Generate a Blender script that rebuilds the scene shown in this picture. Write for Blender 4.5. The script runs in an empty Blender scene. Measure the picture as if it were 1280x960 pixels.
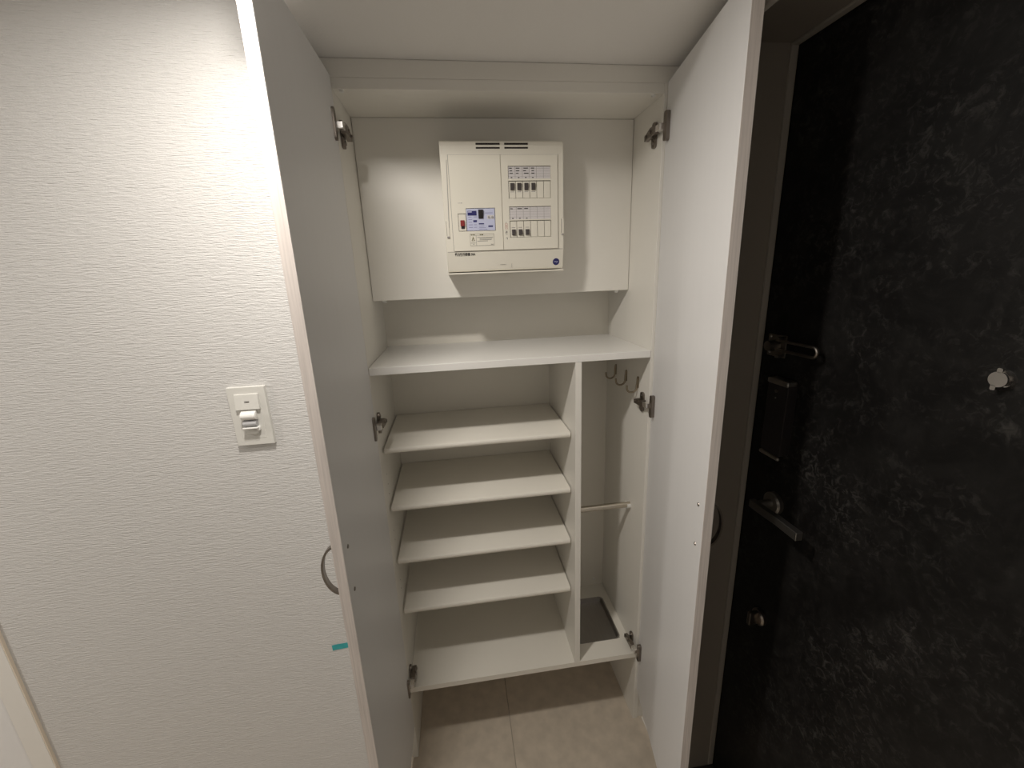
import bpy, bmesh, math, random
from mathutils import Vector, Matrix

random.seed(7)
SC = bpy.context.scene
COL = SC.collection

# ------------------------------------------------------------------ camera
CAM = (0.2335, -1.0973, 1.6035)
YAW, PITCH, ROLL, FPX = 0.12795, -0.26276, -0.03836, 520.78
cd = bpy.data.cameras.new('camera')
cam = bpy.data.objects.new('camera', cd)
COL.objects.link(cam)
_f = Vector((math.sin(YAW) * math.cos(PITCH), math.cos(YAW) * math.cos(PITCH), math.sin(PITCH)))
_r = Vector((math.cos(YAW), -math.sin(YAW), 0))
_u = _r.cross(_f)
_r2 = _r * math.cos(ROLL) + _u * math.sin(ROLL)
_u2 = -_r * math.sin(ROLL) + _u * math.cos(ROLL)
cam.matrix_world = Matrix(((_r2.x, _u2.x, -_f.x, CAM[0]), (_r2.y, _u2.y, -_f.y, CAM[1]),
                           (_r2.z, _u2.z, -_f.z, CAM[2]), (0, 0, 0, 1)))
cd.sensor_width = 36.0
cd.lens = FPX / 1280 * 36.0
cd.clip_start = 0.02
SC.camera = cam

# ------------------------------------------------------------------ world + exposure
w = bpy.data.worlds.new('world')
SC.world = w
w.use_nodes = True
w.node_tree.nodes['Background'].inputs[0].default_value = (0.02, 0.02, 0.02, 1)
SC.view_settings.view_transform = 'Standard'
SC.view_settings.look = 'None'
SC.view_settings.gamma = 1.0
SC.view_settings.use_curve_mapping = False
SC.view_settings.exposure = 0.0

# recessed downlight by the cabinet, and an added unseen fill lamp down the hall
LAMP = (-0.032, -0.545, 2.130)
LAMP_POWER = 8.6
LAMP_COL = (1.0, 0.945, 0.875)
FILL = (-1.55, -0.85, 2.130)
FILL_POWER = 12.0
CEIL = 2.130
SOFFIT = 2.067
SOFFIT_Y = -0.372
W, D = 0.775, 0.342


def area(name, loc, power, size):
    l = bpy.data.lights.new(name, 'AREA')
    l.shape = 'DISK'
    l.size = size
    l.energy = power
    l.spread = math.radians(174)
    l.color = LAMP_COL
    o = bpy.data.objects.new(name, l)
    o.location = (loc[0], loc[1], loc[2] - 0.004)
    COL.objects.link(o)


area('downlight_or_fill_glow', LAMP, LAMP_POWER, 0.085)
area('downlight_or_fill_glow', FILL, FILL_POWER, 0.085)  # added fill, lifts the ambient light of the hall


# ------------------------------------------------------------------ materials
def srgb(r, g, b):
    f = lambda c: (c / 255 / 12.92) if c / 255 <= 0.04045 else ((c / 255 + 0.055) / 1.055) ** 2.4
    return (f(r), f(g), f(b), 1)


def mat(name, col, rough=0.5, metal=0.0, spec=0.5, vary=0.0, vscale=(8, 8, 8), bump=0.0, bscale=(200, 200, 200),
        bdist=0.001, coat=0.0, emit=None, estr=0.0):
    m = bpy.data.materials.new(name)
    m.use_nodes = True
    nt = m.node_tree
    b = nt.nodes['Principled BSDF']
    c = col if len(col) == 4 else (*col, 1)
    b.inputs['Base Color'].default_value = c
    b.inputs['Roughness'].default_value = rough
    b.inputs['Metallic'].default_value = metal
    b.inputs['Specular IOR Level'].default_value = spec
    b.inputs['Coat Weight'].default_value = coat
    if emit:
        b.inputs['Emission Color'].default_value = (*emit, 1)
        b.inputs['Emission Strength'].default_value = estr
    tc = nt.nodes.new('ShaderNodeTexCoord')
    if vary > 0:
        mp = nt.nodes.new('ShaderNodeMapping')
        mp.inputs['Scale'].default_value = vscale
        nt.links.new(tc.outputs['Object'], mp.inputs['Vector'])
        n = nt.nodes.new('ShaderNodeTexNoise')
        n.inputs['Scale'].default_value = 1.0
        n.inputs['Detail'].default_value = 4
        nt.links.new(mp.outputs[0], n.inputs['Vector'])
        r = nt.nodes.new('ShaderNodeMapRange')
        r.inputs['From Min'].default_value = 0.3
        r.inputs['From Max'].default_value = 0.7
        r.inputs['To Min'].default_value = 1 - vary
        r.inputs['To Max'].default_value = 1 + vary
        nt.links.new(n.outputs['Fac'], r.inputs['Value'])
        v = nt.nodes.new('ShaderNodeVectorMath')
        v.operation = 'SCALE'
        v.inputs[0].default_value = c[:3]
        nt.links.new(r.outputs[0], v.inputs['Scale'])
        nt.links.new(v.outputs[0], b.inputs['Base Color'])
    if bump > 0:
        mp = nt.nodes.new('ShaderNodeMapping')
        mp.inputs['Scale'].default_value = bscale
        nt.links.new(tc.outputs['Object'], mp.inputs['Vector'])
        n = nt.nodes.new('ShaderNodeTexNoise')
        n.inputs['Scale'].default_value = 1.0
        n.inputs['Detail'].default_value = 3
        nt.links.new(mp.outputs[0], n.inputs['Vector'])
        bp = nt.nodes.new('ShaderNodeBump')
        bp.inputs['Strength'].default_value = bump
        bp.inputs['Distance'].default_value = bdist
        nt.links.new(n.outputs['Fac'], bp.inputs['Height'])
        nt.links.new(bp.outputs[0], b.inputs['Normal'])
    return m


def wallpaper():
    """vinyl wallcovering: fine irregular horizontal ribs"""
    m = mat('wallpaper', (0.625, 0.615, 0.60), rough=0.62, spec=0.35)
    nt = m.node_tree
    b = nt.nodes['Principled BSDF']
    tc = nt.nodes.new('ShaderNodeTexCoord')

    def noise(sc, det):
        mp = nt.nodes.new('ShaderNodeMapping')
        mp.inputs['Scale'].default_value = sc
        nt.links.new(tc.outputs['Object'], mp.inputs['Vector'])
        n = nt.nodes.new('ShaderNodeTexNoise')
        n.inputs['Scale'].default_value = 1.0
        n.inputs['Detail'].default_value = det
        nt.links.new(mp.outputs[0], n.inputs['Vector'])
        return n.outputs['Fac']
    a = noise((62, 62, 560), 1.5)
    c = noise((300, 300, 800), 1.0)
    mx = nt.nodes.new('ShaderNodeMath')
    mx.operation = 'MULTIPLY_ADD'
    nt.links.new(c, mx.inputs[0])
    mx.inputs[1].default_value = 0.35
    nt.links.new(a, mx.inputs[2])
    bp = nt.nodes.new('ShaderNodeBump')
    bp.inputs['Strength'].default_value = 1.0
    bp.inputs['Distance'].default_value = 0.0017
    nt.links.new(mx.outputs[0], bp.inputs['Height'])
    nt.links.new(bp.outputs[0], b.inputs['Normal'])
    return m


def dark_slate():
    """entrance door skin: near-black mottled slate print with pale scratches"""
    m = mat('dark_slate_sheet', (0.012, 0.0115, 0.011), rough=0.5, spec=0.22)
    nt = m.node_tree
    b = nt.nodes['Principled BSDF']
    tc = nt.nodes.new('ShaderNodeTexCoord')

    def noise(sc, det, dist=0.0):
        n = nt.nodes.new('ShaderNodeTexNoise')
        n.inputs['Scale'].default_value = sc
        n.inputs['Detail'].default_value = det
        n.inputs['Roughness'].default_value = 0.7
        n.inputs['Distortion'].default_value = dist
        nt.links.new(tc.outputs['Object'], n.inputs['Vector'])
        return n.outputs['Fac']

    def ramp(src, lo, hi, a, c):
        r = nt.nodes.new('ShaderNodeMapRange')
        r.inputs['From Min'].default_value = lo
        r.inputs['From Max'].default_value = hi
        r.inputs['To Min'].default_value = a
        r.inputs['To Max'].default_value = c
        nt.links.new(src, r.inputs['Value'])
        return r.outputs[0]
    big = ramp(noise(5.0, 7), 0.40, 0.72, 0.0, 1.0)
    fine = ramp(noise(60, 8, 1.1), 0.50, 0.74, 0.0, 1.0)
    mul = nt.nodes.new('ShaderNodeMath')
    mul.operation = 'MULTIPLY'
    nt.links.new(big, mul.inputs[0])
    nt.links.new(fine, mul.inputs[1])
    mid = ramp(noise(13, 9, 0.8), 0.42, 0.74, 0.0, 0.13)
    add = nt.nodes.new('ShaderNodeMath')
    add.operation = 'ADD'
    add.use_clamp = True
    nt.links.new(mul.outputs[0], add.inputs[0])
    nt.links.new(mid, add.inputs[1])
    mix = nt.nodes.new('ShaderNodeMix')
    mix.data_type = 'RGBA'
    mix.inputs['A'].default_value = (0.0046, 0.0042, 0.0040, 1)
    mix.inputs['B'].default_value = (0.085, 0.081, 0.075, 1)
    nt.links.new(add.outputs[0], mix.inputs['Factor'])
    nt.links.new(mix.outputs['Result'], b.inputs['Base Color'])
    return m


M = {}
M['paper'] = wallpaper()
M['ceil'] = mat('ceiling_paper', (0.84, 0.82, 0.79), 0.75, spec=0.3, bump=0.4, bscale=(260, 260, 260))
M['slate'] = dark_slate()
M['carcass'] = mat('white_melamine', (0.85, 0.825, 0.765), 0.42, vary=0.015, vscale=(3, 3, 3), bump=0.12, bscale=(500, 500, 500), bdist=0.0004)
M['shelf'] = mat('cream_shelf_board', (0.85, 0.815, 0.735), 0.40, vary=0.015, vscale=(3, 3, 3), bump=0.12, bscale=(500, 500, 500), bdist=0.0004)
M['counter'] = mat('white_counter_board', (0.87, 0.855, 0.82), 0.33, vary=0.01, vscale=(3, 3, 3))
M['door'] = mat('white_door_sheet', (0.79, 0.785, 0.785), 0.45, vary=0.006, vscale=(60, 60, 1.5), bump=0.15, bscale=(420, 420, 420), bdist=0.0004)
M['edge'] = mat('wood_print_edge_band', (0.70, 0.64, 0.60), 0.5, vary=0.12, vscale=(260, 260, 7), bump=0.2, bscale=(400, 400, 20))
M['nickel'] = mat('dark_nickel', (0.25, 0.22, 0.195), 0.30, 1.0, bump=0.05)
M['chrome'] = mat('bright_nickel', (0.78, 0.76, 0.74), 0.22, 1.0)
M['steel'] = mat('brushed_steel', (0.50, 0.475, 0.445), 0.33, 1.0, vary=0.06, vscale=(20, 20, 500))
M['satin'] = mat('satin_dark_steel', (0.30, 0.285, 0.265), 0.42, 1.0)
M['bow'] = mat('antique_nickel', (0.24, 0.215, 0.19), 0.34, 1.0)
M['bronze'] = mat('antique_brass', (0.36, 0.31, 0.235), 0.38, 1.0)
M['rod'] = mat('champagne_steel_tube', (0.58, 0.53, 0.45), 0.26, 1.0)
M['tray'] = mat('stainless_tray', (0.40, 0.385, 0.37), 0.36, 1.0, vary=0.05, vscale=(300, 20, 20))
M['plastic'] = mat('ivory_plastic', (0.80, 0.765, 0.67), 0.38, vary=0.01)
M['plastic2'] = mat('ivory_plastic_panel', (0.795, 0.76, 0.66), 0.42)
M['white'] = mat('white_plastic', (0.83, 0.82, 0.79), 0.35)
M['switch'] = mat('switch_plate_plastic', (0.66, 0.65, 0.61), 0.38)
M['lens'] = mat('sensor_lens_grey', (0.42, 0.42, 0.425), 0.25)
M['blk'] = mat('black_plastic', (0.018, 0.015, 0.015), 0.4)
M['toggle'] = mat('dark_grey_toggle', (0.07, 0.06, 0.058), 0.4)
M['red'] = mat('red_toggle', (0.27, 0.03, 0.028), 0.4)
M['ink'] = mat('dark_ink', (0.06, 0.055, 0.05), 0.6)
M['inkgrey'] = mat('grey_ink', (0.34, 0.32, 0.31), 0.6)
M['redink'] = mat('red_ink', (0.50, 0.16, 0.13), 0.6)
M['navy'] = mat('navy_ink', (0.018, 0.018, 0.13), 0.45)
M['lilac'] = mat('pale_blue_label', (0.56, 0.585, 0.76), 0.45)
M['card'] = mat('white_label_card', (0.68, 0.65, 0.65), 0.5)
M['gap'] = mat('gap_shadow', (0.05, 0.045, 0.04), 0.7)  # dark backing that paints the shadow lines in the panel windows
M['slot'] = mat('vent_dark', (0.02, 0.015, 0.013), 0.8)
M['paleblue'] = mat('pale_ink', (0.55, 0.55, 0.75), 0.5)
M['yellow'] = mat('olive_ink', (0.16, 0.145, 0.05), 0.6)
M['tape'] = mat('teal_masking_tape', (0.035, 0.36, 0.38), 0.55, vary=0.12, vscale=(120, 60, 60))
M['jamb'] = mat('taupe_steel_frame', (0.30, 0.265, 0.225), 0.5)
M['gasket'] = mat('pale_gasket', (0.37, 0.34, 0.29), 0.6)
M['base'] = mat('white_baseboard', (0.78, 0.76, 0.72), 0.45)
M['caulk'] = mat('pale_caulk', (0.86, 0.84, 0.80), 0.6)
M['beige'] = mat('beige_casing_edge', (0.72, 0.63, 0.52), 0.6)
M['tile'] = mat('taupe_floor_tile', (0.62, 0.54, 0.44), 0.5, vary=0.10, vscale=(22, 22, 22), bump=0.15, bscale=(90, 90, 90))
M['grout'] = mat('grout', (0.42, 0.37, 0.31), 0.8)
M['glow'] = mat('lamp_lens', (1, 1, 1), 0.5, emit=(1, 0.9, 0.77), estr=8.0)
M['sill'] = mat('dark_steel_sill', (0.12, 0.11, 0.10), 0.45, 0.6)


# ------------------------------------------------------------------ mesh helpers
class B:
    def __init__(s):
        s.bm = bmesh.new()

    def box(s, x0, x1, y0, y1, z0, z1, bev=0.0, seg=2):
        t = bmesh.new()
        bmesh.ops.create_cube(t, size=1)
        for v in t.verts:
            v.co = Vector(((x0 + x1) / 2 + v.co.x * (x1 - x0), (y0 + y1) / 2 + v.co.y * (y1 - y0), (z0 + z1) / 2 + v.co.z * (z1 - z0)))
        if bev:
            bmesh.ops.bevel(t, geom=list(t.edges), offset=bev, segments=seg, profile=0.5, affect='EDGES')
        s._add(t)
        return s

    def _add(s, t, mtx=None):
        if mtx is not None:
            bmesh.ops.transform(t, matrix=mtx, verts=list(t.verts))
        me = bpy.data.meshes.new('tmp')
        t.to_mesh(me)
        t.free()
        s.bm.from_mesh(me)
        bpy.data.meshes.remove(me)

    def cyl(s, p0, p1, r, r2=None, seg=24):
        t = bmesh.new()
        p0, p1 = Vector(p0), Vector(p1)
        d = p1 - p0
        bmesh.ops.create_cone(t, cap_ends=True, segments=seg, radius1=r, radius2=r if r2 is None else r2, depth=d.length)
        q = d.to_track_quat('Z', 'Y').to_matrix().to_4x4()
        s._add(t, Matrix.Translation((p0 + p1) / 2) @ q)
        return s

    def prism(s, poly, axis, lo, hi, bev=0.0):
        """poly in the two other axes (cyclic order x>y,z ; y>x,z ; z>x,y)"""
        t = bmesh.new()

        def P(a, b, c):
            return {'x': (c, a, b), 'y': (a, c, b), 'z': (a, b, c)}[axis]
        lo_v = [t.verts.new(P(a, b, lo)) for a, b in poly]
        hi_v = [t.verts.new(P(a, b, hi)) for a, b in poly]
        n = len(poly)
        t.faces.new(lo_v)
        t.faces.new(list(reversed(hi_v)))
        for i in range(n):
            t.faces.new((lo_v[i], hi_v[i], hi_v[(i + 1) % n], lo_v[(i + 1) % n]))
        bmesh.ops.recalc_face_normals(t, faces=list(t.faces))
        if bev:
            bmesh.ops.bevel(t, geom=list(t.edges), offset=bev, segments=2, profile=0.5, affect='EDGES')
        s._add(t)
        return s

    def sweep(s, path, rw, rh=None, side=None, seg=12):
        """tube (round) along path, or rectangular strap rw x rh with 'side' as the width axis"""
        t = bmesh.new()
        pts = [Vector(p) for p in path]
        rings = []
        ref = Vector(side) if side else None
        for i, p in enumerate(pts):
            a = pts[max(i - 1, 0)]
            b = pts[min(i + 1, len(pts) - 1)]
            d = (b - a).normalized()
            if ref is None:
                ref = d.orthogonal().normalized()
            n1 = (ref - d * ref.dot(d)).normalized()
            n2 = d.cross(n1)
            if side is None:
                ref = n1
            if rh is None:
                ring = [p + (n1 * math.cos(k * 2 * math.pi / seg) + n2 * math.sin(k * 2 * math.pi / seg)) * rw for k in range(seg)]
            else:
                ring = [p + n1 * sx * rw / 2 + n2 * sy * rh / 2 for sx, sy in ((-1, -1), (1, -1), (1, 1), (-1, 1))]
            rings.append([t.verts.new(v) for v in ring])
        m = len(rings[0])
        for i in range(len(rings) - 1):
            for k in range(m):
                t.faces.new((rings[i][k], rings[i][(k + 1) % m], rings[i + 1][(k + 1) % m], rings[i + 1][k]))
        t.faces.new(rings[0])
        t.faces.new(rings[-1])
        bmesh.ops.recalc_face_normals(t, faces=list(t.faces))
        s._add(t)
        return s

    def mesh(s, verts, faces):
        t = bmesh.new()
        vs = [t.verts.new(v) for v in verts]
        for f in faces:
            t.faces.new([vs[i] for i in f])
        bmesh.ops.recalc_face_normals(t, faces=list(t.faces))
        s._add(t)
        return s


ORIGIN = {}      # world translation of every parent that has no rotation


def obj(name, b, m, parent=None, smooth=False, local=False, loc=None, label=None):
    """one mesh object; its origin is moved to the middle of its bounds"""
    me = bpy.data.meshes.new(name)
    b.bm.to_mesh(me)
    b.bm.free()
    me.materials.append(M[m] if isinstance(m, str) else m)
    if loc is None:
        xs = [v.co for v in me.vertices]
        lo = Vector([min(v[i] for v in xs) for i in range(3)])
        hi = Vector([max(v[i] for v in xs) for i in range(3)])
        loc = (lo + hi) / 2
    loc = Vector(loc)
    me.transform(Matrix.Translation(-loc))
    o = bpy.data.objects.new(name, me)
    COL.objects.link(o)
    if smooth:
        for p in me.polygons:
            p.use_smooth = True
        me.set_sharp_from_angle(angle=math.radians(35))
    if parent is not None:
        o.parent = parent
        o.location = loc if local else loc - ORIGIN[parent]
    else:
        o.location = loc
    ORIGIN[o] = loc
    if label:
        o['label'] = label
    return o


def tag(o, label, cat, group=None):
    o['label'] = label
    o['category'] = cat
    if group:
        o['group'] = group
    return o


def thing(name, loc, label, cat, group=None):
    o = bpy.data.objects.new(name, None)
    o.empty_display_size = 0.05
    o.location = loc
    COL.objects.link(o)
    ORIGIN[o] = Vector(loc)
    return tag(o, label, cat, group)


def struct(name, b, m, label=None, **k):
    o = obj(name, b, m, **k)
    o['kind'] = 'structure'
    if label:
        o['label'] = label
    return o


def rrect(x0, x1, y0, y1, r, n=5):
    pts = []
    for cx, cy, a0 in ((x1 - r, y1 - r, 0), (x0 + r, y1 - r, 90), (x0 + r, y0 + r, 180), (x1 - r, y0 + r, 270)):
        for k in range(n + 1):
            a = math.radians(a0 + 90 * k / n)
            pts.append((cx + r * math.cos(a), cy + r * math.sin(a)))
    return pts


def text_mesh(body, size, depth=0.0002):
    cu = bpy.data.curves.new('t', 'FONT')
    cu.body = body
    cu.size = size
    cu.extrude = depth / 2
    cu.offset = 0.00022
    cu.resolution_u = 2
    o = bpy.data.objects.new('t', cu)
    COL.objects.link(o)
    dg = bpy.context.evaluated_depsgraph_get()
    me = bpy.data.meshes.new_from_object(o.evaluated_get(dg))
    bpy.data.objects.remove(o)
    bpy.data.curves.remove(cu)
    return me


# ------------------------------------------------------------------ the room
WLY = -0.16          # face of the papered wall
WK = (WLY - CAM[1]) / (-0.25 - CAM[1])
wpx = lambda x: CAM[0] + (x - CAM[0]) * WK
wpz = lambda z: CAM[2] + (z - CAM[2]) * WK
RX = 0.8150          # face of the wall that holds the entrance door
CSX = wpx(-0.7505)    # edge of the interior door's casing
LX = -0.065          # corner of the papered wall beside the cabinet
BACK = -1.46
HALL = -2.6
DX = 0.963           # face of the entrance door leaf
DY0, DY1 = -0.190, -1.060
DZ = 2.031

fb = B().box(HALL, DX + 0.06, BACK, D + 0.03, -0.06, -0.0025)
floor = struct('floor', fb, 'grout', 'taupe tiled entrance floor')
T = 0.60
x0t, y0t = 0.328, -0.200


def clip(x0, x1, y0, y1, rx0, rx1, ry0, ry1):
    a, b_, c_, d_ = max(x0, rx0), min(x1, rx1), max(y0, ry0), min(y1, ry1)
    return (a, b_, c_, d_) if b_ - a > 0.01 and d_ - c_ > 0.01 else None


for i in range(-6, 2):
    for j in range(-4, 2):
        cell = (x0t + i * T + 0.0012, x0t + (i + 1) * T - 0.0007, y0t + j * T + 0.0007, y0t + (j + 1) * T - 0.0012)
        tb = B()
        ok = False
        for reg in ((HALL, RX, BACK, WLY), (LX, RX, WLY, D)):
            r = clip(*cell, *reg)
            if r:
                tb.box(*r, -0.0024, 0.0, 0.0006, 1)
                ok = True
        if ok:
            obj('tile', tb, 'tile', floor)

# papered wall, with its return beside the cabinet
wl = B().box(CSX - 0.06, LX, WLY, D + 0.03, 0.0, CEIL)
wl.box(HALL, CSX - 0.06, WLY, D + 0.03, 2.03, CEIL)
wl.box(HALL, CSX - 0.80, WLY, D + 0.03, 0.0, 2.03)
struct('wall_left', wl, 'paper', 'white wall with fine horizontally ribbed wallpaper')
wb = B().box(LX, RX, D + 0.008, D + 0.03, 0, SOFFIT)
struct('wall_back', wb, 'paper', 'wall behind the shoe cabinet')
wr = B().box(RX, RX + 0.13, DY0 + 0.02, D + 0.03, 0, CEIL)
wr.box(RX, RX + 0.13, DY1 - 0.02, DY0 + 0.02, DZ + 0.02, CEIL)
wr.box(RX, RX + 0.13, BACK, DY1 - 0.02, 0, CEIL)
struct('wall_right', wr, 'paper', 'wall holding the dark entrance door')
struct('wall_front', B().box(HALL, RX + 0.13, BACK - 0.05, BACK, 0, CEIL), 'paper', 'wall opposite the shoe cabinet')
struct('wall_hall', B().box(HALL - 0.05, HALL, BACK, D, 0, CEIL), 'paper', 'wall at the end of the hall')
cb = B().box(HALL, RX + 0.13, BACK, SOFFIT_Y, CEIL, CEIL + 0.04)
cb.box(LX - 0.0, RX, SOFFIT_Y, D + 0.03, SOFFIT, CEIL + 0.04)
cb.box(HALL, LX, SOFFIT_Y, WLY, CEIL, CEIL + 0.04)
struct('ceiling', cb, 'ceil', 'plain off-white ceiling with a dropped soffit over the cabinet')

# baseboards
bb = B().box(RX - 0.0045, RX, DY0 + 0.001, -0.001, 0.0015, 0.060, 0.001, 1)
bo = struct('baseboard_right', bb, 'base', 'white baseboard between the cabinet and the entrance door')
obj('caulk_line', B().sweep([(RX - 0.0055, -0.001, 0.0012), (RX - 0.0055, DY0 + 0.001, 0.0012)], 0.0018, seg=6), 'caulk', bo)
struct('baseboard_left', B().box(CSX + 0.001, LX - 0.001, WLY - 0.007, WLY, 0, 0.06, 0.001, 1), 'base', 'white baseboard under the ribbed wallpaper')

# entrance door frame
tr = B().box(RX - 0.001, DX + 0.03, DY0, DY0 + 0.02, 0, DZ + 0.02)
tr.box(RX - 0.001, DX + 0.03, DY1 - 0.02, DY1, 0, DZ + 0.02)
tr.box(RX - 0.001, DX + 0.03, DY1, DY0, DZ, DZ + 0.02)
t1 = struct('trim_1', tr, 'jamb', 'taupe steel frame around the dark entrance door')
gk = B().box(DX - 0.016, DX - 0.001, DY0 - 0.006, DY0 - 0.0002, 0.026, DZ - 0.0002, 0.001, 1)
gk.box(DX - 0.016, DX - 0.001, DY1 + 0.0002, DY0 - 0.006, DZ - 0.006, DZ - 0.0002, 0.001, 1)
obj('door_stop', gk, 'gasket', t1, label='pale stop strip along the frame')
obj('sill', B().box(RX - 0.02, DX + 0.03, DY1, DY0, 0.0, 0.018, 0.002), 'sill', t1)

# entrance door
dl = B().box(DX, DX + 0.04, DY1 + 0.003, DY0 - 0.004, 0.022, DZ - 0.004, 0.001, 1)
d1 = struct('door_1', dl, 'slate', 'entrance door with near-black mottled slate finish')
# lever handle
lv = B()
y0, z0 = -0.297, 1.045
lv.prism([(DX - 0.060, y0 + 0.012), (DX - 0.060, y0 - 0.008), (DX - 0.056, y0 - 0.070), (DX - 0.057, y0 - 0.128),
          (DX - 0.041, y0 - 0.128), (DX - 0.041, y0 - 0.066), (DX - 0.046, y0 - 0.002), (DX - 0.046, y0 + 0.012)], 'z', z0 - 0.0095, z0 + 0.0095, 0.0012)
lv.cyl((DX - 0.012, y0, z0), (DX - 0.047, y0, z0), 0.0095)
lever = obj('lever_handle', lv, 'satin', d1, label='brushed steel lever')
obj('rosette', B().cyl((DX, y0, z0), (DX - 0.010, y0, z0), 0.0265, seg=40).cyl((DX - 0.010, y0, z0), (DX - 0.0135, y0, z0), 0.0265, 0.022, seg=40), 'satin', lever, smooth=True)
# electronic lock: flat black body with silver end bars
el = B().prism(rrect(-0.315, -0.256, 1.172, 1.346, 0.006), 'x', DX - 0.024, DX, 0.0012)
lock = obj('electronic_lock', el, 'blk', d1, label='black lock body with silver bars at both ends')
obj('end_bar', B().box(DX - 0.028, DX - 0.002, -0.3155, -0.2555, 1.337, 1.350, 0.0035), 'steel', lock)
obj('end_bar', B().box(DX - 0.028, DX - 0.020, -0.3155, -0.2555, 1.163, 1.172, 0.0035), 'steel', lock)
obj('keyhole_button', B().cyl((DX - 0.0255, -0.283, 1.322), (DX - 0.0235, -0.283, 1.322), 0.0042), 'bow', lock)
obj('indicator', B().cyl((DX - 0.0248, -0.283, 1.306), (DX - 0.0235, -0.283, 1.306), 0.0018, seg=12), 'steel', lock)
# door guard
gd = B()
gd.box(DX - 0.0035, DX, -0.268, -0.214, 1.392, 1.443, 0.0015)
gd.box(DX - 0.020, DX - 0.003, -0.268, -0.258, 1.394, 1.401, 0.0012)
gd.box(DX - 0.020, DX - 0.003, -0.268, -0.258, 1.434, 1.441, 0.0012)
guard = obj('door_guard', gd, 'bow', d1, label='dark steel swing-bar door guard')
obj('pivot', B().cyl((DX - 0.003, -0.240, 1.418), (DX - 0.026, -0.240, 1.418), 0.014, 0.011), 'bow', guard, smooth=True)
lp = []
for yy, zz in ((-0.262, 1.4345), (-0.345, 1.4345)):
    lp.append((DX - 0.022, yy, zz))
for k in range(9):
    a = math.pi / 2 - math.pi * k / 8
    lp.append((DX - 0.022, -0.361 - 0.0105 * math.cos(a), 1.424 + 0.0105 * math.sin(a)))
lp += [(DX - 0.022, -0.345, 1.4135), (DX - 0.022, -0.262, 1.4135)]
obj('swing_bar', B().sweep(lp, 0.0033, seg=8), 'bow', guard, smooth=True)
for yy, zz in ((-0.222, 1.400), (-0.222, 1.436), (-0.222, 1.418)):
    obj('screw', B().cyl((DX - 0.003, yy, zz), (DX - 0.0052, yy, zz), 0.0035, 0.0022, seg=12), 'steel', guard)
# lower thumb turn
tt = B().cyl((DX, -0.302, 0.716), (DX - 0.008, -0.302, 0.716), 0.0215, seg=32).cyl((DX - 0.008, -0.302, 0.716), (DX - 0.012, -0.302, 0.716), 0.0215, 0.017, seg=32)
turn = obj('thumb_turn', tt, 'nickel', d1, smooth=True, label='dark metal thumb turn')
obj('turn_grip', B().box(DX - 0.036, DX - 0.010, -0.307, -0.297, 0.697, 0.735, 0.003), 'nickel', turn)
# door viewer with its little cover
py, pz = -0.648, 1.4393
pv = B().cyl((DX, py, pz), (DX - 0.004, py, pz), 0.0125, 0.0115, seg=32)
peep = obj('door_viewer', pv, 'chrome', d1, smooth=True, label='silver peephole with swing cover')
cv = B().cyl((DX - 0.0095, py, pz), (DX - 0.0125, py, pz), 0.0105, seg=32).cyl((DX - 0.003, py, pz), (DX - 0.0096, py, pz), 0.0045)
cv.prism(rrect(py - 0.003, py + 0.003, pz + 0.0085, pz + 0.0155, 0.002), 'x', DX - 0.0125, DX - 0.0095)
cv.prism(rrect(py + 0.000, py + 0.006, pz - 0.0155, pz - 0.0085, 0.002), 'x', DX - 0.0125, DX - 0.0095)
obj('swing_cover', cv, 'chrome', peep, smooth=True)

# white interior door and its casing at the left
cs = B().box(CSX - 0.050, CSX - 0.0025, WLY - 0.007, WLY + 0.03, 0, 2.073, 0.001, 1)
cs.box(CSX - 0.825, CSX - 0.050, WLY - 0.007, WLY + 0.03, 2.030, 2.073, 0.001, 1)
cs.box(CSX - 0.870, CSX - 0.825, WLY - 0.007, WLY + 0.03, 0, 2.073, 0.001, 1)
t2 = struct('trim_2', cs, 'base', 'white door casing beside the ribbed wallpaper')
obj('casing_edge', B().box(CSX - 0.0025, CSX, WLY - 0.0065, WLY, 0, 2.073), 'beige', t2, label='beige edge of the casing')
d2 = struct('door_2', B().box(CSX - 0.823, CSX - 0.053, WLY - 0.003, WLY + 0.028, 0.008, 2.028, 0.001, 1), 'door', 'plain white interior door at the hall side')
kx = CSX - 0.76
obj('door_knob', B().cyl((kx, WLY - 0.006, 0.95), (kx, WLY - 0.05, 0.95), 0.01).box(kx - 0.01, kx + 0.11, WLY - 0.06, WLY - 0.048, 0.94, 0.96, 0.003), 'steel', d2)


# ------------------------------------------------------------------ downlight and added fill lamp
def downlight(p, label):
    x, y, z = p
    t = thing('downlight_or_fill', (x, y, z), label, 'ceiling light')
    ring = B()
    n = 40
    prof = [(0.046, z - 0.0005), (0.046, z - 0.0025), (0.058, z - 0.003), (0.060, z - 0.0005)]
    vs, fs = [], []
    for k in range(n):
        a = 2 * math.pi * k / n
        for r, zz in prof:
            vs.append((x + r * math.cos(a), y + r * math.sin(a), zz))
    for k in range(n):
        for q in range(4):
            fs.append((k * 4 + q, k * 4 + (q + 1) % 4, ((k + 1) % n) * 4 + (q + 1) % 4, ((k + 1) % n) * 4 + q))
    ring.mesh(vs, fs)
    obj('trim_ring', ring, 'white', t, smooth=True)
    obj('lens', B().cyl((x, y, z - 0.0005), (x, y, z - 0.0015), 0.046, seg=40), 'glow', t)


downlight(LAMP, 'small round recessed downlight in front of the shoe cabinet')
downlight(FILL, 'made-up round downlight added as fill further down the hall')

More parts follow.
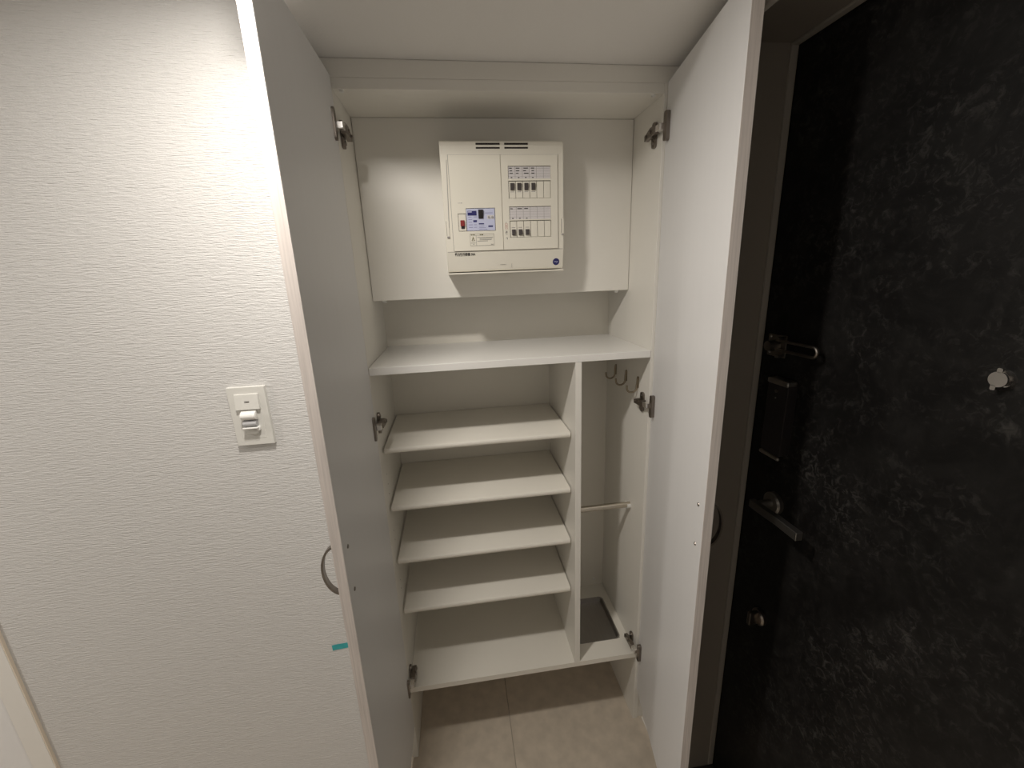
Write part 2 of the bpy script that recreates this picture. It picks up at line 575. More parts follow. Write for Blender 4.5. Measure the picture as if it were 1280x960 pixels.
# ------------------------------------------------------------------ shoe cabinet
cab = thing('shoe_cabinet', (0, 0, 0), 'tall white built-in shoe cabinet with both doors open and empty shelves', 'cabinet')
ZT, ZC, ZB = 2.008, 1.375, 0.303
YP = 0.174
obj('side_panel', B().box(-0.018, 0, 0, D + 0.005, 0, 2.030, 0.0006, 1), 'carcass', cab)
obj('side_panel', B().box(W, W + 0.018, 0, D + 0.005, 0, 2.030, 0.0006, 1), 'carcass', cab)
obj('back_panel', B().box(0, W, D, D + 0.005, 0, ZT), 'shelf', cab)
obj('top_board', B().box(0, W, 0.001, D, ZT, 2.030, 0.0006, 1), 'carcass', cab)
obj('fascia_board', B().box(LX + 0.001, RX - 0.001, 0.001, 0.018, 2.0303, SOFFIT - 0.0005, 0.0006, 1), 'carcass', cab)
obj('filler_strip', B().box(LX + 0.001, -0.0185, 0.004, 0.022, 0.0, 2.030, 0.0006, 1), 'carcass', cab)
obj('filler_strip', B().box(W + 0.0185, RX - 0.001, 0.004, 0.022, 0.0, 2.030, 0.0006, 1), 'carcass', cab)
obj('counter_board', B().box(0.0006, W - 0.0006, 0.0005, D, ZC - 0.0205, ZC, 0.0012, 2), 'counter', cab)
obj('breaker_mounting_board', B().box(0.0012, W - 0.0012, YP, YP + 0.012, 1.536, ZT - 0.0006, 0.0008, 1), 'carcass', cab)
obj('divider', B().box(0.555, 0.573, 0.0005, D, ZB, ZC - 0.0207, 0.0008, 1), 'carcass', cab)
# bottom board with the cut-out for the drip tray
TX0, TX1, TY0, TY1 = 0.588, 0.744, 0.070, 0.268
bt = B()
z0, z1 = ZB - 0.0185, ZB
bt.box(0.0006, TX0, 0.0005, D, z0, z1)
bt.box(TX1, W - 0.0006, 0.0005, D, z0, z1)
bt.box(TX0, TX1, 0.0005, TY0, z0, z1)
bt.box(TX0, TX1, TY1, D, z0, z1)
bmesh.ops.remove_doubles(bt.bm, verts=list(bt.bm.verts), dist=1e-6)
obj('bottom_board', bt, 'shelf', cab)
# adjustable shelves with rounded nose, a hair narrower than the bay
for zt in (1.131, 0.944, 0.761, 0.575):
    th = 0.0165
    prof = [(D - 0.004, zt - th), (D - 0.004, zt), (0.046, zt), (0.0425, zt - 0.0012), (0.0405, zt - 0.0045),
            (0.040, zt - 0.008), (0.0405, zt - 0.012), (0.0425, zt - 0.0153), (0.046, zt - th)]
    obj('shelf', B().prism(prof, 'x', 0.0058, 0.5512), 'shelf', cab, smooth=True)
# shelf support holes near the front of the bay
for zz in (1.04, 1.008, 0.976, 0.85, 0.818, 0.67, 0.638):
    obj('shelf_pin_hole', B().cyl((0.0, 0.066, zz), (0.0004, 0.066, zz), 0.0022, seg=10), 'inkgrey', cab)
# small caps and clips
for xx in (0.018, 0.752):
    obj('cap', B().cyl((xx, 0.010, ZT + 0.0002), (xx, 0.010, ZT - 0.004), 0.0055, 0.0048, seg=16), 'white', cab)
for xx in (0.030, 0.742):
    obj('board_clip', B().cyl((xx, YP + 0.020, 1.5285), (xx, YP + 0.020, 1.534), 0.0055, seg=16).box(xx - 0.006, xx + 0.006, YP + 0.012, YP + 0.026, 1.531, 1.545, 0.001, 1), 'white', cab)
# small clips on the back near the umbrella bay floor
obj('cap', B().cyl((0.735, D, 0.333), (0.735, D - 0.003, 0.333), 0.005, seg=14), 'white', cab)

# umbrella rail
ry, rz = 0.101, 0.827
rail = obj('umbrella_rail', B().cyl((0.5735, ry, rz), (W - 0.001, ry, rz), 0.0098, seg=24), 'rod', cab, smooth=True)
for xa, xb in ((W - 0.0005, W - 0.013), (0.5735, 0.585)):
    sk = B()
    n = 20
    vs, fs = [], []
    for k in range(n + 1):
        a = math.radians(-215 + 250 * k / n)
        for r in (0.0100, 0.0128):
            for x in (xa, xb):
                vs.append((x, ry + r * math.cos(a), rz + r * math.sin(a)))
    for k in range(n):
        o_, p_ = k * 4, k * 4 + 4
        fs += [(o_, o_ + 1, p_ + 1, p_), (o_ + 2, o_ + 3, p_ + 3, p_ + 2), (o_, o_ + 2, p_ + 2, p_), (o_ + 1, o_ + 3, p_ + 3, p_ + 1)]
    fs += [(0, 1, 3, 2), (n * 4, n * 4 + 1, n * 4 + 3, n * 4 + 2)]
    sk.mesh(vs, fs)
    obj('rail_socket', sk, 'white', rail, smooth=True, label='white plastic rail socket')

# coat hooks on the bay's right side
for hy in (0.256, 0.165, 0.075):
    path = [(W - 0.003, hy, 1.276), (W - 0.004, hy, 1.262), (W - 0.005, hy, 1.250)]
    for k in range(10):
        a = -math.pi * k / 9
        path.append((W - 0.0205 + 0.0155 * math.cos(a), hy, 1.246 + 0.0145 * math.sin(a)))
    path.append((W - 0.0365, hy, 1.254))
    hk = B().sweep(path, 0.0030, seg=10)
    hook = obj('coat_hook', hk, 'bronze', cab, smooth=True)
    obj('hook_plate', B().prism(rrect(hy - 0.0055, hy + 0.0055, 1.244, 1.281, 0.005), 'x', W - 0.0028, W - 0.0002), 'bronze', hook)


# cabinet doors: local frame, hinge line at origin, leaf along -Y
def cabinet_door(hx, hy, ang, sgn, label):
    """sgn=+1: leaf's inner face looks to -X (right door); -1: looks to +X (left door)"""
    wd, zb, zt, th = 0.402, 0.140, 2.033, 0.0195
    b = B().box(min(0, sgn * th), max(0, sgn * th), -wd + 0.0012, -0.0, zb, zt, 0.0006, 1)
    d = obj('door', b, 'door', cab, loc=(0, 0, 0), label=label)
    d.location = (hx, hy, 0)
    d.rotation_euler = (0, 0, math.radians(ang))
    xa, xb = sorted((sgn * 0.0003, sgn * (th - 0.0003)))
    obj('edge_band', B().box(xa, xb, -wd, -wd + 0.0012, zb + 0.0003, zt - 0.0003), 'edge', d, local=True, label='wood-print edge band')
    # bow handle on the outer face, its two screw heads on the inner face
    yh = -0.372
    pth = []
    for k in range(19):
        a = math.pi * k / 18
        pth.append((sgn * (th + 0.001 + 0.031 * math.sin(a)), yh, 1.063 + 0.053 * math.cos(a)))
    obj('bow_handle', B().sweep(pth, 0.011, 0.0042, side=(0, 1, 0)), 'bow', d, local=True, smooth=True, label='arched metal bow handle')
    for zz in (1.111, 1.0145):
        obj('screw', B().cyl((sgn * 0.0001, yh, zz), (-sgn * 0.0016, yh, zz), 0.0042, 0.0034, seg=14), 'nickel', d, local=True)
    return d


dL = cabinet_door(-0.0003, -0.001, 0.0, -1, 'left door leaf, inner face showing')
dR = cabinet_door(0.7835, -0.001, -10.2, +1, 'right door leaf, inner face showing')


# concealed hinges: mounting plate (part) > arm, cup plate
def hinge(z, side):
    s = 1 if side == 'R' else -1
    px = W if s == 1 else 0.0            # inner face of the side panel

    def X(d):                            # distance d out of the panel into the bay
        return px - s * d
    m = B()
    xa, xb = sorted((X(0.0002), X(0.007)))
    m.prism(rrect(0.026, 0.046, z - 0.034, z + 0.026, 0.008), 'x', xa, xb, 0.001)
    m.cyl((X(0.006), 0.036, z - 0.022), (X(0.0095), 0.036, z - 0.022), 0.006, 0.005, seg=14)
    m.cyl((X(0.006), 0.036, z + 0.016), (X(0.0095), 0.036, z + 0.016), 0.005, 0.004, seg=14)
    h = obj('hinge', m, 'nickel', cab, smooth=True, label='dark nickel concealed hinge')
    a = B()
    xa, xb = sorted((X(0.0075), X(0.020)))
    a.prism([(0.060, z - 0.013), (0.060, z - 0.001), (0.030, z + 0.011), (0.002, z + 0.011), (0.002, z - 0.009), (0.030, z - 0.011)], 'x', xa, xb, 0.0012)
    a.cyl((X(0.0195), 0.050, z - 0.004), (X(0.0225), 0.050, z - 0.004), 0.004, seg=12)
    a.cyl((X(0.0195), 0.026, z + 0.001), (X(0.0225), 0.026, z + 0.001), 0.004, seg=12)
    obj('arm', a, 'nickel', h)
    xa, xb = sorted((X(0.004), X(0.0185)))
    k = B().box(xa, xb, -0.020, 0.004, z - 0.007, z + 0.008, 0.0015)
    obj('link', k, 'chrome', h)
    c = B()
    d0 = 0.001 if s == 1 else -0.0015
    xa, xb = sorted((X(d0 - 0.004), X(d0 + 0.0065)))
    c.prism(rrect(-0.033, -0.018, z - 0.033, z + 0.033, 0.006), 'x', xa, xb, 0.0008)
    obj('cup_plate', c, 'nickel', h)


for z in (1.931, 1.216, 0.331):
    hinge(z, 'R')
    hinge(z, 'L')

# ------------------------------------------------------------------ drip tray
tray = B()
outer = rrect(TX0 - 0.003, TX1 + 0.003, TY0 - 0.003, TY1 + 0.003, 0.016)
rim = rrect(TX0 + 0.002, TX1 - 0.002, TY0 + 0.002, TY1 - 0.002, 0.013)
bot = rrect(TX0 + 0.006, TX1 - 0.006, TY0 + 0.006, TY1 - 0.006, 0.010)
n = len(outer)
vs = [(x, y, ZB + 0.0004) for x, y in outer] + [(x, y, ZB + 0.0016) for x, y in outer] + \
     [(x, y, ZB + 0.0016) for x, y in rim] + [(x, y, ZB - 0.0145) for x, y in bot]
fs = []
for lay in range(3):
    for k in range(n):
        fs.append((lay * n + k, lay * n + (k + 1) % n, (lay + 1) * n + (k + 1) % n, (lay + 1) * n + k))
fs.append(tuple(range(3 * n, 4 * n)))
tray.mesh(vs, fs)
dt = obj('drip_tray', tray, 'tray', smooth=True)
tag(dt, 'shallow dark stainless drip tray sunk into the floor of the umbrella bay', 'tray')

# ------------------------------------------------------------------ breaker panel
bp = thing('breaker_panel', (0.380, YP, 1.60), 'ivory household circuit breaker panel mounted above the counter', 'breaker panel')
YF = 0.062            # face of the cover plates
bx0, bx1 = 0.2235, 0.5395
# body: side profile (y,z) extruded along x
prof = [(YP - 0.0003, 1.606), (YP - 0.0003, 1.920), (0.105, 1.927), (0.078, 1.9262), (0.0705, 1.922), (0.0665, 1.912),
        (0.0655, 1.893), (0.0655, 1.660), (0.0675, 1.650), (0.0745, 1.614), (0.0765, 1.6085)]
body = obj('body', B().prism(prof, 'x', bx0, bx1, 0.0015), 'plastic', bp)
obj('bottom_lip', B().box(bx0 - 0.001, bx1 + 0.0005, 0.0700, YP - 0.002, 1.6015, 1.6058, 0.0012), 'plastic', bp)
# vent slots
for xa, xb in ((0.3145, 0.3750), (0.3868, 0.4472)):
    for zz in (1.9165, 1.9070):
        obj('vent_slot', B().box(xa, xb, 0.0655, 0.072, zz - 0.0018, zz + 0.0018), 'slot', bp)
# left cover plate with opening for the main breaker; hinged lid on the left
lx0, lx1, lz0, lz1 = 0.2435, 0.3738, 1.6615, 1.8905


def frame_plate(x0, x1, z0, z1, holes, y0, y1):
    """flat plate with rectangular holes (boxes between sorted cut lines)"""
    xs = sorted({x0, x1} | {h[0] for h in holes} | {h[1] for h in holes})
    zs = sorted({z0, z1} | {h[2] for h in holes} | {h[3] for h in holes})
    b = bmesh.new()

    def inside(cx, cz):
        return any(h[0] < cx < h[1] and h[2] < cz < h[3] for h in holes)
    solid = {(i, j) for i in range(len(xs) - 1) for j in range(len(zs) - 1)
             if not inside((xs[i] + xs[i + 1]) / 2, (zs[j] + zs[j + 1]) / 2)}
    V = {}

    def v(i, j, y):
        if (i, j, y) not in V:
            V[(i, j, y)] = b.verts.new((xs[i], y, zs[j]))
        return V[(i, j, y)]
    for i, j in solid:
        b.faces.new((v(i, j, y0), v(i + 1, j, y0), v(i + 1, j + 1, y0), v(i, j + 1, y0)))
        b.faces.new((v(i, j, y1), v(i, j + 1, y1), v(i + 1, j + 1, y1), v(i + 1, j, y1)))
        for di, dj, e in ((-1, 0, ((0, 0), (0, 1))), (1, 0, ((1, 1), (1, 0))), (0, -1, ((1, 0), (0, 0))), (0, 1, ((0, 1), (1, 1)))):
            if (i + di, j + dj) not in solid:
                (a, c), (a2, c2) = e
                b.faces.new((v(i + a, j + c, y0), v(i + a2, j + c2, y0), v(i + a2, j + c2, y1), v(i + a, j + c, y1)))
    bmesh.ops.recalc_face_normals(b, faces=list(b.faces))
    r = B()
    r.bm.free()
    r.bm = b
    return r


mx0, mx1, mz0, mz1 = 0.2588, 0.3555, 1.7100, 1.7535
obj('cover_plate', frame_plate(lx0, lx1, lz0, lz1, [(mx0, 0.2800, mz0, mz1), (0.2800, mx1, mz0, 1.7660)], YF, 0.0657), 'plastic2', bp)
rx0, rx1 = 0.3752, 0.5232
wx0, wx1 = 0.3932, 0.5046
holes = [(wx0, wx1, 1.8345, 1.8645), (wx0, wx1, 1.7875, 1.8300), (wx0, wx1, 1.7362, 1.7680), (wx0, wx1, 1.6915, 1.7337)]
obj('cover_plate', frame_plate(rx0, rx1, lz0, lz1, holes, YF, 0.0657), 'plastic2', bp)
# thin shadow seams where the plates sit in the body
sm = B().box(0.2418, 0.5248, 0.0652, 0.0656, lz1 + 0.0003, lz1 + 0.0012)
sm.box(0.2420, 0.2432, 0.0652, 0.0656, lz0, lz1)
sm.box(0.5236, 0.5246, 0.0652, 0.0656, lz0, lz1)
sm.box(0.2262, 0.5370, 0.0652, 0.0658, 1.6590, 1.6598)
obj('seam', sm, 'inkgrey', bp)
# the left lid edge stands a little open: a darker slit beside it
obj('lid_slit', B().prism([(0.2385, 1.880), (0.2398, 1.880), (0.2350, 1.720), (0.2332, 1.720)], 'y', 0.0648, 0.0656), 'inkgrey', bp)
# latches
for xa, xb in ((0.2268, 0.2345), (0.5325, 0.5400)):
    la = B().box(xa, xb, 0.0630, 0.0660, 1.6965, 1.7355, 0.001, 1)
    lo = obj('latch', la, 'plastic', bp)
    obj('latch_edge', B().box(xa + 0.001, xb - 0.0005, 0.0622, 0.0640, 1.6950, 1.6985), 'inkgrey', lo)
    obj('latch_edge', B().box(xa, xa + 0.0012, 0.0626, 0.0640, 1.7000, 1.7360), 'inkgrey', lo)
# label strips above the breakers
pitch = (wx1 - wx0) / 6
for za, zb_ in ((1.8345, 1.8645), (1.7362, 1.7680)):
    obj('label_bay', B().box(wx0, wx1, 0.0655, 0.0659, za, zb_), 'gap', bp)  # dark sheet painted as the shadow line round the label strip
    cardo = obj('label_strip', B().box(wx0 + 0.0014, wx1 - 0.0003, 0.0640, 0.0656, za + 0.0003, zb_ - 0.0014), 'card', bp)
    ln = B()
    for k in range(1, 6):
        ln.box(wx0 + k * pitch - 0.0004, wx0 + k * pitch + 0.0004, 0.06385, 0.0641, za + 0.001, zb_ - 0.001)
    for k in range(1, 5):
        zz = za + (zb_ - za) * k / 5
        ln.box(wx0 + 0.001, wx1 - 0.001, 0.06390, 0.0641, zz - 0.00022, zz + 0.00022)
    obj('ruled_lines', ln, 'inkgrey', cardo)
    mk = B()
    top = za > 1.8
    for k in range(4 if top else 3):
        xs = wx0 + k * pitch + 0.002
        for q in range(3 if top else 1):
            zz = zb_ - 0.0050 - q * 0.006
            ofs = random.uniform(0, 0.004)
            wdt = random.uniform(0.006, 0.013)
            mk.box(xs + ofs, min(xs + ofs + wdt, wx0 + (k + 1) * pitch - 0.002), 0.0637, 0.0640, zz - 0.0011, zz + 0.0011)
        mk.box(xs + 0.005, xs + 0.009, 0.0637, 0.0640, za + 0.0018, za + 0.0042)
    obj('handwritten_marks', mk, 'ink', cardo)
# branch breakers and blanks
for za, zb_, n, tz in ((1.7875, 1.8300, 4, 1.8160), (1.6915, 1.7337, 3, 1.7045)):
    obj('breaker_bay', B().box(wx0, wx1, 0.0655, 0.0659, za, zb_), 'gap', bp)  # same painted shadow behind and between the breakers
    for k in range(6):
        xa, xb = wx0 + k * pitch + (0.0016 if k == 0 else 0.0007), wx0 + (k + 1) * pitch - (0.0010 if k == 5 else 0.0004)
        if k < n:
            o = obj('circuit_breaker', B().box(xa, xb, 0.0632, 0.0656, za + 0.0008, zb_ - 0.0016, 0.0004, 1), 'plastic2', bp)
            c = (xa + xb) / 2
            tz2 = tz - (0.000 if n == 4 else 0.0)
            obj('toggle', B().prism([(0.0634, tz2 - 0.0085), (0.0634, tz2 + 0.0085), (0.0570, tz2 + 0.0075), (0.0590, tz2 + 0.001), (0.0600, tz2 - 0.0085)] if n == 4 else
                                    [(0.0634, tz2 - 0.0070), (0.0634, tz2 + 0.0070), (0.0600, tz2 + 0.0070), (0.0590, tz2), (0.0575, tz2 - 0.0060)],
                                    'x', c - 0.0050, c + 0.0050, 0.0004), 'toggle', o)
            zz = tz2 - 0.0125 if n == 4 else tz2 + 0.0120
            obj('rating_mark', B().box(c - 0.005, c + 0.005, 0.0629, 0.0633, zz - 0.0006, zz + 0.0006), 'inkgrey', o)
        else:
            obj('blank_cover', B().box(xa, xb, 0.0634, 0.0656, za + 0.0008, zb_ - 0.0016, 0.0004, 1), 'plastic2', bp)
# main breaker: red test unit and pale blue face
obj('breaker_bay', B().box(mx0, mx1, 0.0655, 0.0659, mz0, mz1).box(0.2800, mx1, 0.0655, 0.0659, mz1, 1.7660), 'gap', bp)
u1 = obj('limiter_unit', B().box(mx0 + 0.001, 0.2792, 0.0630, 0.0656, mz0 + 0.0012, mz1 - 0.0012, 0.0004, 1), 'plastic', bp)
obj('red_toggle', B().box(0.2640, 0.2748, 0.0580, 0.0634, 1.7225, 1.7370, 0.001, 1), 'red', u1)
obj('toggle_base', B().box(0.2655, 0.2745, 0.0615, 0.0634, 1.7165, 1.7225), 'blk', u1)
mb = obj('main_breaker', B().box(0.2806, mx1 - 0.0012, 0.0624, 0.0656, mz0 + 0.0010, 1.7648, 0.0004, 1), 'lilac', bp, label='main breaker with pale blue printed face')


def mbp(a, b_, c_, d_):     # crop pixels of the printed face -> x0,x1,z0,z1
    fx = lambda p: 0.2800 + (p - 205) / 585 * (mx1 - 0.2800)
    fz = lambda q: 1.7660 - (q - 100) / 440 * (1.7660 - mz0)
    return fx(a), fx(c_), fz(d_), fz(b_)


for px, mt, nm in (((235, 150, 415, 240), 'navy', 'printed_mark'), ((340, 328, 415, 362), 'navy', 'printed_mark'), ((450, 390, 555, 412), 'navy', 'printed_mark'),
                   ((640, 437, 735, 466), 'navy', 'printed_mark'), ((625, 238, 765, 312), 'card', 'button_plate')):
    xa, xb, za, zb_ = mbp(*px)
    obj(nm, B().box(xa, xb, 0.0621, 0.0625, za, zb_), mt, mb)
xa, xb, za, zb_ = mbp(240, 160, 320, 180)
obj('printed_line', B().box(xa, xb, 0.06195, 0.0622, za, zb_), 'paleblue', mb)
ln = B()
for q in range(5):
    for a, b_ in ((245, 330), (350, 430)):
        xa, xb, za, zb_ = mbp(a, 262 + q * 50, b_ - random.randint(0, 30), 272 + q * 50)
        if not (a == 350 and q == 1):
            ln.box(xa, xb, 0.0622, 0.0625, za, zb_)
for q in range(3):
    xa, xb, za, zb_ = mbp(455, 440 + q * 32, 560 + 30 * q, 448 + q * 32)
    ln.box(xa, xb, 0.0622, 0.0625, za, zb_)
xa, xb, za, zb_ = mbp(590, 190, 740, 200)
ln.box(xa, xb, 0.0622, 0.0625, za, zb_)
obj('printed_line', ln, mat('slate_blue_ink', (0.22, 0.23, 0.42), 0.5), mb)
xa, xb, za, zb_ = mbp(450, 128, 545, 300)
obj('toggle', B().prism([(0.0626, za), (0.0626, zb_), (0.0560, zb_ - 0.001), (0.0585, za + 0.006), (0.0600, za)], 'x', xa, xb, 0.0004), 'blk', mb)
for cx, r, mt in ((660, 0.0022, 'ink'), (732, 0.0022, 'ink')):
    xa, _, za, _ = mbp(cx, 275, cx, 275)
    obj('button', B().cyl((xa, 0.0622, za), (xa, 0.0600, za), r, seg=16), mt, mb)
    obj('button_face', B().cyl((xa, 0.0600, za), (xa, 0.0597, za), r * 0.6, seg=16), 'card', mb)
# caution label below the main breaker
cl = obj('caution_label', B().box(0.2866, 0.3500, YF - 0.0003, YF + 0.0001, 1.6735, 1.7030), 'plastic', bp)
ol = B()
yA, yB = YF - 0.0006, YF - 0.0002
for x0_, x1_, za, zb_ in ((0.2866, 0.3500, 1.7025, 1.7030), (0.2866, 0.3500, 1.6735, 1.6740), (0.2866, 0.2870, 1.6735, 1.7030), (0.3496, 0.3500, 1.6735, 1.7030),
                          (0.3024, 0.3029, 1.6735, 1.6995), (0.2990, 0.3490, 1.6988, 1.6991)):
    ol.box(x0_, x1_, yA, yB, za, zb_)
for k in range(4):
    zz = 1.6940 - k * 0.0030
    ol.box(0.3055 + 0.006 * (k in (1, 2)), 0.3470 - (0.014 if k == 3 else 0.002 * k), yA, yB, zz - 0.00045, zz + 0.00045)
ol.box(0.3405, 0.3475, yA, yB, 1.6758, 1.6768)
ol.box(0.2880, 0.3000, yA, yB, 1.6800, 1.6808).box(0.2935, 0.2970, yA, yB, 1.6770, 1.6778)
obj('label_print', ol, 'ink', cl)
hd = B()
for xa in (0.2892, 0.2932, 0.2968):
    hd.box(xa, xa + 0.0026, yA, yB, 1.6992, 1.7020)
for xa in (0.3125, 0.3165, 0.3190):
    hd.box(xa, xa + 0.0022, yA, yB, 1.6992, 1.7020)
hd.prism([(0.2905, 1.6862), (0.2948, 1.6968), (0.2992, 1.6862), (0.2978, 1.6862), (0.2948, 1.6938), (0.2919, 1.6862)], 'y', yA, yB)
hd.box(0.2905, 0.2992, yA, yB, 1.6856, 1.6866).box(0.2943, 0.2953, yA, yB, 1.6880, 1.6925)
obj('warning_triangle', hd, 'yellow', cl)
obj('small_print', B().box(0.2605, 0.2680, YF - 0.0003, YF + 0.0001, 1.7782, 1.7790).box(0.2685, 0.2715, YF - 0.0003, YF + 0.0001, 1.7778, 1.7796), 'inkgrey', bp)
# upright on/off sticker left of the lower breakers
vs_ = obj('side_sticker', B().box(0.3790, 0.3885, YF - 0.0003, YF + 0.0001, 1.6850, 1.7330), 'plastic', bp)
rd = B()
for x0_, x1_, za, zb_ in ((0.3805, 0.3870, 1.7262, 1.7268), (0.3805, 0.3870, 1.7132, 1.7138), (0.3805, 0.3810, 1.7132, 1.7268), (0.3865, 0.3870, 1.7132, 1.7268),
                          (0.3822, 0.3853, 1.7215, 1.7222), (0.3822, 0.3853, 1.7175, 1.7182), (0.3834, 0.3841, 1.7160, 1.7240)):
    rd.box(x0_, x1_, yA, yB, za, zb_)
obj('sticker_mark', rd, 'redink', vs_)
dk = B().box(0.3830, 0.3842, yA, yB, 1.7285, 1.7305)
for x0_, x1_, za, zb_ in ((0.3812, 0.3858, 1.7075, 1.7083), (0.3838, 0.3858, 1.7030, 1.7075), (0.3812, 0.3824, 1.7020, 1.7060), (0.3815, 0.3860, 1.6995, 1.7002),
                          (0.3820, 0.3860, 1.6915, 1.6922), (0.3850, 0.3860, 1.6870, 1.6915), (0.3825, 0.3832, 1.6885, 1.6905)):
    dk.box(x0_, x1_, yA, yB, za, zb_)
obj('sticker_mark', dk, 'ink', vs_)
# capacity lettering on the lower panel (the face leans back there)
lean = math.atan2(0.0745 - 0.0675, 1.650 - 1.614)
me = text_mesh('電力契約容量 30A', 0.0082, 0.0002)
wd = max(v.co.x for v in me.vertices) - min(v.co.x for v in me.vertices)
me.transform(Matrix.Scale(0.0540 / wd, 4, (1, 0, 0)) @ Matrix.Translation((-min(v.co.x for v in me.vertices), 0, 0)))
me.materials.append(M['ink'])
to = bpy.data.objects.new('capacity_lettering', me)
COL.objects.link(to)
to.parent = bp
to.location = Vector((0.2444, 0.0668, 1.6498)) - ORIGIN[bp]
to.rotation_euler = (math.radians(90) + 0.197, 0, 0)
# fine moulded mark and round navy sticker
obj('moulded_mark', B().box(0.3640, 0.3800, 0.0713, 0.0730, 1.6238, 1.6243).box(0.3955, 0.3960, 0.0716, 0.0735, 1.6160, 1.6255), 'inkgrey', bp)
nx, nz = 0.5193, 1.6262
ny = 0.0675 + (1.650 - nz) / 0.036 * 0.007
nv = Vector((0, -math.cos(lean), -math.sin(lean)))
up = Vector((0, -math.sin(lean) * -1 * -1, math.cos(lean)))
c0 = Vector((nx, ny, nz))
stk = obj('round_sticker', B().cyl(c0 - nv * 0.0005, c0 + nv * 0.0004, 0.0092, seg=36), 'navy', bp, label='round navy sticker')
rg = B()
pts = [c0 + nv * 0.0005 + Vector((1, 0, 0)) * 0.0080 * math.cos(2 * math.pi * k / 36) + up * 0.0080 * math.sin(2 * math.pi * k / 36) for k in range(37)]
rg.sweep(pts, 0.0003, seg=5)
lt = B()
for pth in ([(-0.0052, -0.0014), (-0.0052, 0.0016), (-0.0032, 0.0016), (-0.0032, -0.0014)],
            [(-0.0002, 0.0000), (-0.0022, 0.0000), (-0.0022, 0.0014), (-0.0006, 0.0014), (-0.0004, -0.0012), (-0.0022, -0.0014)],
            [(0.0022, 0.0014), (0.0006, 0.0014), (0.0006, -0.0010), (0.0022, -0.0010), (0.0022, 0.0014), (0.0022, -0.0032), (0.0006, -0.0036)],
            [(0.0034, 0.0014), (0.0052, 0.0014), (0.0052, -0.0012), (0.0034, -0.0012), (0.0034, 0.0014)]):
    lt.sweep([c0 + nv * 0.0006 + Vector((1, 0, 0)) * a + up * b_ for a, b_ in pth], 0.00035, seg=5)
obj('sticker_print', lt, 'paleblue', stk)
rg.bm.free()

# ------------------------------------------------------------------ sensor light switch
sx, szt = -0.035, 0.120      # built about the plate's foot, then placed on the wall
sw = thing('sensor_switch', (0, 0, 0), 'ivory wall switch plate with motion sensor on the ribbed wallpaper', 'light switch')
y = 0.0


def taper_box(x0, x1, z0, z1, yb, yf, t):
    return [(x0, yb, z0), (x1, yb, z0), (x1, yb, z1), (x0, yb, z1), (x0 + t, yf, z0 + t), (x1 - t, yf, z0 + t), (x1 - t, yf, z1 - t), (x0 + t, yf, z1 - t)]


F6 = [(0, 1, 2, 3), (4, 5, 6, 7), (0, 1, 5, 4), (1, 2, 6, 5), (2, 3, 7, 6), (3, 0, 4, 7)]
pb = B().mesh(taper_box(sx, sx + 0.070, szt - 0.120, szt, y, y - 0.0078, 0.0008), F6)
obj('plate', pb, 'switch', sw)
obj('insert_frame', B().box(sx + 0.0125, sx + 0.0575, y - 0.0082, y - 0.0070, szt - 0.106, szt - 0.013, 0.0006, 1), 'switch', sw)
rk = B().mesh([(sx + 0.0130, y - 0.008, szt - 0.0445), (sx + 0.0570, y - 0.008, szt - 0.0445), (sx + 0.0570, y - 0.008, szt - 0.0140), (sx + 0.0130, y - 0.008, szt - 0.0140),
               (sx + 0.0135, y - 0.0135, szt - 0.0440), (sx + 0.0565, y - 0.0135, szt - 0.0440), (sx + 0.0565, y - 0.0105, szt - 0.0145), (sx + 0.0135, y - 0.0105, szt - 0.0145)], F6)
rocker = obj('rocker', rk, 'switch', sw)
obj('indicator', B().box(sx + 0.0315, sx + 0.0395, y - 0.0130, y - 0.0115, szt - 0.0292, szt - 0.0278), 'ink', rocker)
# sensor head: a barrel lying across the plate, lens band, lower collar
sn = B()


def barrel(z0, z1, x0, x1, depth):
    """bulging half-barrel between z0 and z1"""
    pr = []
    n = 10
    for k in range(n + 1):
        a = -math.pi / 2 + math.pi * k / n
        pr.append((y - 0.008 - depth * math.cos(a), (z0 + z1) / 2 + (z1 - z0) / 2 * math.sin(a)))
    pr.append((y - 0.006, z1))
    pr.append((y - 0.006, z0))
    return pr


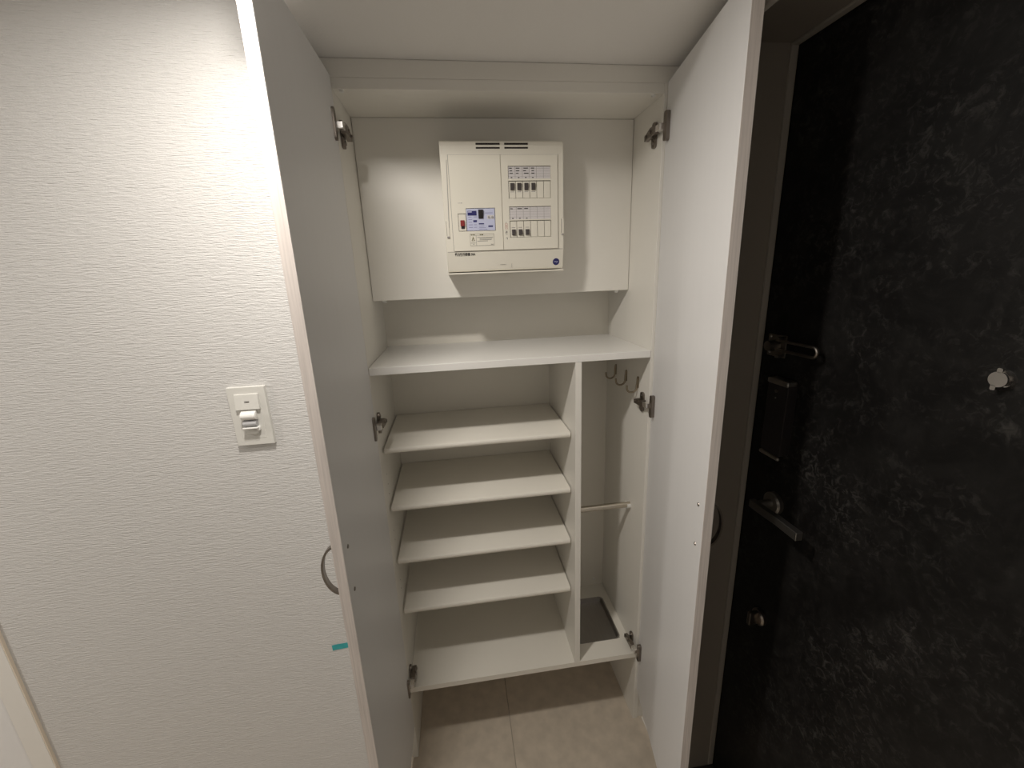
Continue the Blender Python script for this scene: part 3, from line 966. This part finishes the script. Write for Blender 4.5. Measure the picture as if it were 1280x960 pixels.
sen = obj('sensor_head', B().prism(barrel(szt - 0.0660, szt - 0.0470, 0, 0, 0.0135), 'x', sx + 0.0215, sx + 0.0485, 0.0006), 'white', sw, smooth=True)
obj('sensor_lens', B().prism(barrel(szt - 0.0800, szt - 0.0655, 0, 0, 0.0115), 'x', sx + 0.0228, sx + 0.0472), 'lens', sen, smooth=True)
obj('sensor_collar', B().box(sx + 0.0210, sx + 0.0490, y - 0.0200, y - 0.0075, szt - 0.0822, szt - 0.0795, 0.0008, 1), 'white', sen)
obj('sensor_base', B().prism(rrect(sx + 0.0225, sx + 0.0475, szt - 0.0960, szt - 0.0790, 0.006), 'y', y - 0.0130, y - 0.0078, 0.001), 'switch', sen)
obj('sensor_side_tab', B().box(sx + 0.0445, sx + 0.0500, y - 0.0140, y - 0.0078, szt - 0.0880, szt - 0.0810, 0.0006, 1), 'white', sen)

sw.location = (wpx(-0.179), WLY, wpz(1.288))
sw.scale = (WK, WK, WK)

# ------------------------------------------------------------------ strip of masking tape on the wall
tp = B()
top = [(-0.1110, 0.7668), (-0.100, 0.7672), (-0.090, 0.7674), (-0.080, 0.7680), (-0.068, 0.7684)]
botm = [(-0.1104, 0.7515), (-0.102, 0.7520), (-0.091, 0.7522), (-0.080, 0.7530), (-0.068, 0.7534)]
lift = [0.0016, 0.0006, 0.0004, 0.0004, 0.0004]
vs = []
for k in range(5):
    for (px, pz), dy in ((top[k], 0), (botm[k], 0), (botm[k], -0.0003), (top[k], -0.0003)):
        vs.append((wpx(px), WLY - lift[k] + dy, wpz(pz)))
fs = []
for k in range(4):
    for q in range(4):
        fs.append((k * 4 + q, k * 4 + (q + 1) % 4, k * 4 + 4 + (q + 1) % 4, k * 4 + 4 + q))
fs += [(0, 1, 2, 3), (16, 17, 18, 19)]
tp.mesh(vs, fs)
tag(obj('masking_tape', tp, 'tape'), 'short strip of teal masking tape stuck on the ribbed wallpaper', 'tape')

# printed or ruled marks too small to pick apart stay joined
for o in list(bpy.data.objects):
    if o.name.split('.')[0] in ('ruled_lines', 'handwritten_marks', 'printed_line', 'sticker_mark', 'label_print', 'small_print',
                                'moulded_mark', 'sticker_print', 'seam', 'warning_triangle', 'capacity_lettering'):
        o['kind'] = 'stuff'
